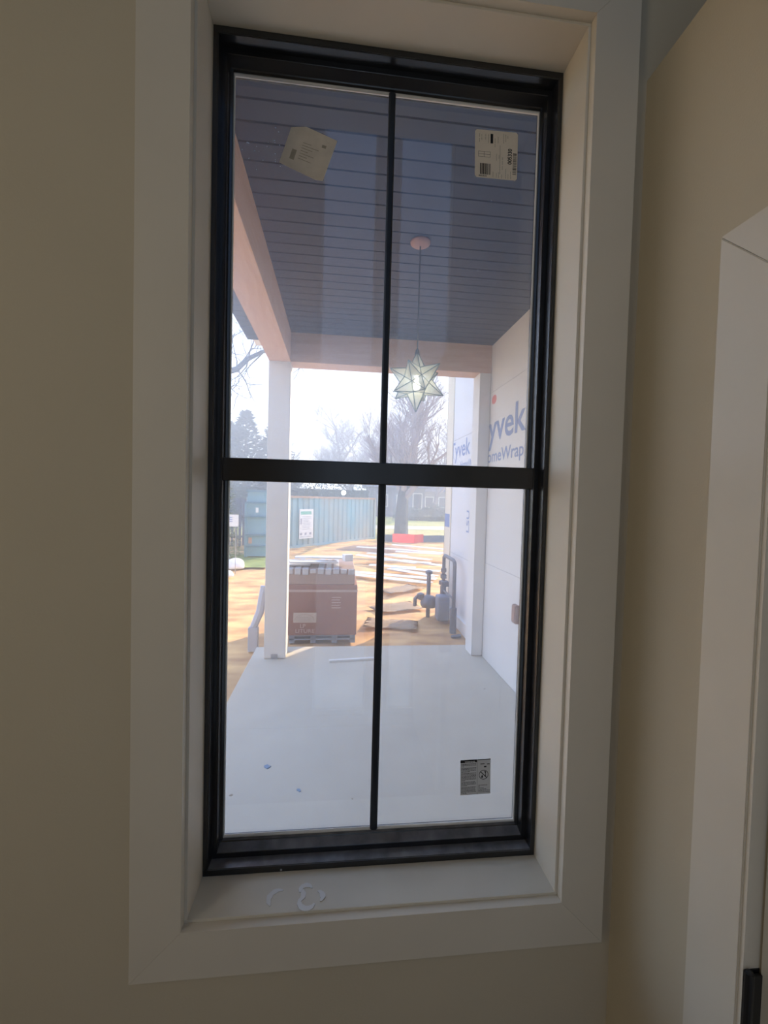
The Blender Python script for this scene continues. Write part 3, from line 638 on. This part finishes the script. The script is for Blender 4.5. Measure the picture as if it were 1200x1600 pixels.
teal = pm('teal_steel', (.22, .42, .50), .5, .4, col2=(.36, .38, .36), scale=.9, stretch=(1, 1, .3))
rust = pm('rusty_rail', (.50, .36, .27), .7, .2, noise=.3, scale=4)
e, A_, d_, nn_, Wp = corrugated('roll_off_container', -1.95, 15.3, 1.70, 19.9, -1.14, .84, 2.2, 19, teal, rust, 'teal ribbed steel container with a white notice, behind the cartons')
# notice
so_ = .62; sg = empty('notice_board', Wp(so_, -.03, -.82), 'white notice with a green band hung on the teal container', 'sign')
def NP(s, z, q=-.05): return Wp(so_+s, q, z)
def nquad(bm, s0, s1, z0, z1, q0, q1):
    v = [bm.verts.new(NP(*p)) for p in ((s0,z0,q0),(s1,z0,q0),(s1,z0,q1),(s0,z0,q1),(s0,z1,q0),(s1,z1,q0),(s1,z1,q1),(s0,z1,q1))]
    for f in ((0,3,2,1),(4,5,6,7),(0,1,5,4),(1,2,6,5),(2,3,7,6),(3,0,4,7)): bm.faces.new([v[i] for i in f])
bm = bmesh.new(); nquad(bm, 0, .78, -.80, .34, -.05, -.035); finish('board', bm, white_m, sg)
bm = bmesh.new(); nquad(bm, .06, .66, .13, .25, -.054, -.05); finish('green_band', bm, pm('notice_green', (.22, .50, .42), .6), sg)
bm = bmesh.new(); random.seed(2)
nquad(bm, .06, .12, -.25, -.02, -.054, -.05)
for k in range(9): nquad(bm, .16, random.uniform(.5, .66), .03-.06*k, .045-.06*k, -.054, -.05)
for a, b in ((.04, .16), (.30, .40), (.56, .68)): nquad(bm, a, b, -.66, -.57, -.054, -.05)
for k in range(2): nquad(bm, .06, .66, -.72-.03*k, -.71-.03*k, -.054, -.05)
finish('printed_lines', bm, pm('grey_ink', (.30, .32, .40), .7), sg)
# left dumpster with horizontal panels
le = empty('waste_container', (-2.6, 12.9, -1.05), 'blue-green steel container with horizontal ribs, left of the corner post', 'container')
blue = pm('blue_green_steel', (.20, .38, .47), .5, .4, noise=.15, scale=1)
finish('body', B((-2.80, 12.55, -1.03), (-2.15, 14.2, .98)), blue, le)
for z in (.95, .60, .18, -.38, -.72): finish('rib', B((-2.84, 12.48, z-.03), (-2.11, 12.55, z+.03), .004), pm('darker_blue_steel', (.10, .22, .30), .5, .4), le)
bm = bmesh.new(); box(bm, (-2.88, 12.5, -1.05), (-2.80, 12.62, .60), .005); finish('door_post', bm, blue, le)
finish('paper_tag', B((-2.56, 12.53, .30), (-2.48, 12.549, .45)), white_m, le)
finish('orange_tag', B((-2.76, 12.53, -.64), (-2.66, 12.549, -.46)), pm('orange_tag', (.60, .34, .25), .6), le)
# yard sign + dark fence at the far left
ys = empty('yard_sign', (-2.62, 10.0, -1.1), 'small white yard sign with blue lines at the left glass edge', 'sign')
finish('panel', B((-2.78, 9.99, .05), (-2.50, 10.0, .34)), white_m, ys)
bm = bmesh.new()
for k in range(3): box(bm, (-2.74, 9.985, .26-.05*k), (-2.64, 9.99, .28-.05*k))
finish('printed_lines', bm, ink_blue, ys)
bm = bmesh.new(); tube(bm, [(-2.72, 10, -1.12), (-2.72, 10, .06)], .008, 5); tube(bm, [(-2.56, 10, -1.12), (-2.56, 10, .06)], .008, 5); finish('wire_leg', bm, conduit_m, ys)
fe = empty('picket_fence', (-6, 16, -1.12), 'dark fence with thin uprights at the far left', 'fence')
bm = bmesh.new()
for z in (-.8, .55): box(bm, (-9, 16.0, z), (-3.55, 16.05, z+.08))
finish('rail', bm, pm('dark_fence', (.10, .12, .16), .8), fe)
bm = bmesh.new(); x = -9
while x < -3.55: box(bm, (x, 15.97, -1.12), (x+.10, 16.0, .7)); x += .14
tag(finish('slats', bm, pm('dark_fence2', (.13, .14, .19), .8), fe), 'dark upright slats', kind='stuff')

# silt barrier: red centre, blue-grey ends
bar_e = empty('site_barrier', (3.2, 18.2, -1.14), 'low red and grey plastic barrier across the site behind the siding', 'barrier')
def ribbon(name, pts, z0, z1, mat, par):
    bm = bmesh.new(); lo = [bm.verts.new((x, y, z0)) for x, y in pts]; hi = [bm.verts.new((x, y, z1+.03*mn.noise(Vector((x*2, y, 0))))) for x, y in pts]
    for i in range(len(pts)-1): bm.faces.new((lo[i], lo[i+1], hi[i+1], hi[i]))
    bmesh.ops.solidify(bm, geom=bm.faces[:], thickness=.03); return finish(name, bm, mat, par)
ribbon('grey_panel', [(1.7, 18.6), (2.0, 18.5), (2.4, 18.4)], -1.15, -.80, pm('barrier_grey', (.16, .22, .30), .6), bar_e)
ribbon('red_panel', [(2.4, 18.4), (2.9, 18.1), (3.3, 17.9), (3.8, 18.3)], -1.15, -.74, pm('barrier_red', (.75, .16, .17), .6), bar_e)
ribbon('grey_panel', [(3.8, 18.3), (4.4, 18.4), (5.5, 18.5)], -1.15, -.80, pm('barrier_grey', (.16, .22, .30), .6), bar_e)
bm = bmesh.new(); bmesh.ops.create_icosphere(bm, subdivisions=4, radius=1)
for v in bm.verts: v.co = Vector((1.5+v.co.x*1.7, 15.2+v.co.y*.8, -1.2+v.co.z*.26*(1+.4*mn.noise(v.co*3))))
tag(finish('dirt_mound', bm, pm('mound_clay', (.50, .32, .22), .95, .1, noise=.3, scale=3), smooth=True), 'low mound of clay before the barrier and container', 'mound')

# ------------------------------------------------------------------ houses
def house(x0, x1, y, z1, zr, wallc, roofc, label, wins):
    e = empty('house', ((x0+x1)/2, y, -1.15), label, 'house')
    finish('house_wall', B((x0, y, -1.15), (x1, y+7, z1)), pm('hw%g' % x0, wallc, .8, .2, noise=.08, scale=1), e)
    bm = bmesh.new(); prism(bm, [(y-.5, z1-.15), (y+7.5, z1-.15), (y+3.5, zr)], 'x', x0-.5, x1+.5); finish('roof', bm, pm('hr%g' % x0, roofc, .8, .2, noise=.15, scale=2), e)
    for wx, wz, ww, wh in wins:
        f = finish('window_frame', B((wx-.08, y-.06, wz-.08), (wx+ww+.08, y, wz+wh+.08)), white_m, e)
        finish('window_pane', B((wx, y-.08, wz), (wx+ww, y-.06, wz+wh)), pm('dark_pane', (.06, .08, .12), .1, .6), f)
    return e
house(3.4, 9.5, 46, 2.2, 4.6, (.16, .19, .26), (.11, .13, .18), 'blue grey house behind the big tree trunk', [(4.3, .0, 1, 1.2), (6.4, .0, .9, 1.2), (8.2, -.2, .9, 1.6)])
house(10.8, 17.5, 54, 2.0, 4.4, (.22, .22, .27), (.12, .13, .18), 'mauve grey house near the wrapped wall corner, far away', [(11.2, -.1, 1, 1.2), (13.0, -.1, 1, 1.2)])
sl = empty('added_glint', (.30, 29, -1.15), 'added glowing ball for a bright glint above the teal container', 'glint')  # glowing ball on a stand, added for a bright glint of unknown source
bm = bmesh.new(); tube(bm, [(.3, 29.3, -1.15), (.3, 29.3, 1.3), (.3, 29.1, 1.4)], .04, 6); finish('glint_pole', bm, pipe_m, sl)
bm = bmesh.new(); bmesh.ops.create_icosphere(bm, subdivisions=2, radius=.16, matrix=Matrix.Translation((.3, 29, 1.15))); finish('glint_ball', bm, pm('glint_glow', (1, 1, 1), emit=(.9, 1, .75), estr=12), sl, smooth=True)

# ------------------------------------------------------------------ trees
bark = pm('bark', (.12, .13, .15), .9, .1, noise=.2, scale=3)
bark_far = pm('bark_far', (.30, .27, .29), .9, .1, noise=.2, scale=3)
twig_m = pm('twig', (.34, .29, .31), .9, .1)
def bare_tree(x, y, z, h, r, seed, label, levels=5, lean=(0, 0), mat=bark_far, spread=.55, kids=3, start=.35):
    rnd = random.Random(seed); bmT = bmesh.new(); bmB = bmesh.new()
    def grow(p, d, L, rad, lv):
        pts = [p]; rs = [rad]; q = p.copy(); dd = d.copy(); nseg = 4 if lv > 1 else 3
        for i in range(nseg):
            dd = (dd+Vector((rnd.gauss(0, .13), rnd.gauss(0, .13), rnd.gauss(.04, .07)))).normalized(); q = q+dd*L/nseg; pts.append(q.copy()); rs.append(rad*(1-.45*(i+1)/nseg))
        tube(bmT if lv == levels else bmB, pts, rs, 7 if lv == levels else (5 if lv > 2 else 3), cap=(lv == levels))
        if lv <= 0: return
        for k in range(kids if lv < levels else kids+2):
            t = rnd.uniform(start if lv == levels else .3, 1); i = min(int(t*nseg), nseg-1); b = pts[i].lerp(pts[i+1], t*nseg-i)
            ax = Vector((rnd.gauss(0, 1), rnd.gauss(0, 1), rnd.gauss(.15, .4))).normalized()
            nd = (dd*(1-spread)+ax*spread+Vector((0, 0, .15))).normalized()
            grow(b, nd, L*rnd.uniform(.5, .75), rs[i]*.55, lv-1)
        if lv == levels: grow(q, dd, L*.6, rs[-1], lv-1)
    grow(Vector((x, y, z)), Vector((lean[0], lean[1], 1)).normalized(), h*.55, r, levels)
    e = empty('bare_tree', (x, y, z), label, 'tree', 'leafless trees beyond the site')
    finish('trunk', bmT, mat, e); finish('branches', bmB, mat if levels < 5 else twig_m, e); return e
bare_tree(3.45, 23, -1.2, 8.0, .42, 4, 'big leafless tree with the thick dark trunk beyond the red barrier', 5, (.02, 0), bark, .5, 5, .35)
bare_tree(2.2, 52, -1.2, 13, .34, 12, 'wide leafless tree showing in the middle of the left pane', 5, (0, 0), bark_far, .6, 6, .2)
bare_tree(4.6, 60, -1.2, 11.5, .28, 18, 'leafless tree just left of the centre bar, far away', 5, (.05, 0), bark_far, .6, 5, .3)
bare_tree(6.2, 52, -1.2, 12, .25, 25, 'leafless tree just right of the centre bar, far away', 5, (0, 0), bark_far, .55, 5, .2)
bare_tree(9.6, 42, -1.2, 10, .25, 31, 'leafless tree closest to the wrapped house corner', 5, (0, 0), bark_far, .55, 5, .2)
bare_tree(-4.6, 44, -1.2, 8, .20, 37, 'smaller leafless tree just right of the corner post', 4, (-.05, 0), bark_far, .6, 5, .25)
# large limb reaching in from the left
rnd = random.Random(5); e = empty('bare_tree', (-7.4, 15, -1.15), 'leafless tree reaching a thick branch in past the left beam', 'tree', 'leafless trees beyond the site')
bm = bmesh.new(); tube(bm, [(-7.4, 15, -1.2), (-7.2, 15, 2), (-6.9, 15, 4.3)], [.35, .28, .2], 8); finish('trunk', bm, bark, e)
bm = bmesh.new(); main = [(-6.9, 15, 4.3), (-5.6, 15, 4.75), (-4.6, 15, 5.0), (-3.75, 15, 5.25), (-3.35, 15, 5.65), (-2.8, 15, 5.95), (-2.2, 15, 6.1)]
tube(bm, main, [.16, .13, .11, .10, .08, .06, .03], 6)
def twigs(p, d, L, r, lv):
    pts = [Vector(p)]; q = Vector(p); dd = Vector(d).normalized()
    for i in range(4): dd = (dd+Vector((rnd.gauss(0, .25), rnd.gauss(0, .1), rnd.gauss(.02, .2)))).normalized(); q = q+dd*L/4; pts.append(q.copy())
    tube(bm, pts, [r, r*.85, r*.7, r*.5, r*.25], 4, False)
    if lv:
        for k in range(4): twigs(pts[rnd.randint(1, 4)], dd+Vector((rnd.gauss(0, .7), 0, rnd.gauss(.2, .6))), L*.6, r*.5, lv-1)
for i in range(2, 7): 
    for s in (1, -.5, .5): twigs(main[i], (rnd.uniform(-.3, .9), .1, s*rnd.uniform(.5, 1)), 1.2, .03, 2)
finish('branches', bm, bark, e)
# evergreens
def evergreen(x, y, z, h, r, seed, label, mat, grp='evergreens behind the left container'):
    rnd = random.Random(seed); e = empty('evergreen_tree', (x, y, z), label, 'tree', grp)
    bm = bmesh.new(); tube(bm, [(x, y, z), (x, y, z+h*.9)], [r*.09, r*.02], 6); finish('trunk', bm, bark, e)
    bm = bmesh.new()
    for k in range(4200):
        t = rnd.random()**1.4; zz = z+h*(.06+.94*t); rr = r*(1-t)**.75*(.35+.65*rnd.random()**.5)*(1+.25*mn.noise(Vector((t*6, k % 7, seed)))); a = rnd.uniform(0, 2*math.pi)
        c = Vector((x+rr*math.cos(a), y+rr*math.sin(a), zz)); s = rnd.uniform(.05, .13)*r
        d = Vector((math.cos(a), math.sin(a), rnd.uniform(-.3, .6))).normalized(); sd_ = d.cross(Vector((0, 0, 1))).normalized()
        bm.faces.new([bm.verts.new(c+d*s*1.6), bm.verts.new(c+sd_*s*.6+Vector((0, 0, rnd.uniform(-.3, .3)*s))), bm.verts.new(c-sd_*s*.6)])
    finish('foliage', bm, mat, e); return e
evg = pm('evergreen_needles', (.13, .18, .22), .9, .1, noise=.3, scale=.6)
evg2 = pm('green_leaves', (.30, .36, .20), .9, .1, noise=.5, scale=2)
evergreen(-8.6, 40, -1.2, 9.6, 3.3, 1, 'tall evergreen in the middle of the group at the left edge', evg)
evergreen(-10.6, 42, -1.2, 8.9, 3.6, 2, 'broad evergreen furthest left of the group', evg)
evergreen(-6.3, 42, -1.2, 9.0, 3.4, 3, 'evergreen closest to the corner post', evg)
evergreen(-4.5, 30, -1.2, 4.2, 2.4, 4, 'low dark evergreen behind the blue-green container', evg)
evergreen(-3.4, 12.0, -1.15, 3.5, .55, 5, 'narrow speckled green shrub at the very left glass edge', evg2)

def hedge(x0, x1, y, z1, seed, label):
    rnd = random.Random(seed); e = empty('evergreen_hedge', ((x0+x1)/2, y, -1.2), label, 'hedge')
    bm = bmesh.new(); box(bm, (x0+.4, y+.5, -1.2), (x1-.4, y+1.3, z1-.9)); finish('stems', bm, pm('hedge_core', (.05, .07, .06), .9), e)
    bm = bmesh.new()
    for k in range(int(700*(x1-x0))):
        x = rnd.uniform(x0, x1); top = z1+.5*mn.noise(Vector((x*.5, seed, 0))); z = rnd.uniform(-1.2, top); yy = y+rnd.uniform(0, 1.2)
        c = Vector((x, yy, z)); q = rnd.uniform(.05, .13); a = Vector((rnd.gauss(0, 1), rnd.gauss(0, 1), rnd.gauss(0, 1))).normalized(); b = a.orthogonal().normalized()
        bm.faces.new([bm.verts.new(c+a*q), bm.verts.new(c+b*q*.6), bm.verts.new(c-b*q*.6)])
    finish('foliage', bm, evg3, e)
evg3 = pm('hedge_leaves', (.14, .20, .20), .9, .1, noise=.3, scale=.6)
hedge(-10, 2.6, 31, 2.3, 3, 'dark evergreen hedge behind the two containers')
hedge(5.0, 15, 38, .1, 5, 'low dark evergreen hedge in front of the two houses')

# ------------------------------------------------------------------ sunlit morning haze over the site
hz = bpy.data.materials.new('haze'); hz.use_nodes = True; t = hz.node_tree; t.nodes.clear()
o_ = t.nodes.new('ShaderNodeOutputMaterial'); vs = t.nodes.new('ShaderNodeVolumeScatter'); vs.inputs['Color'].default_value = (.80, .88, 1, 1)
vs.inputs['Density'].default_value = .010; vs.inputs['Anisotropy'].default_value = .2; t.links.new(vs.outputs[0], o_.inputs['Volume'])
tag(finish('haze', B((-45, 4.5, -1.3), (45, 70, 14)), hz), 'thin bright haze in the air over the building site', 'haze', kind='stuff')
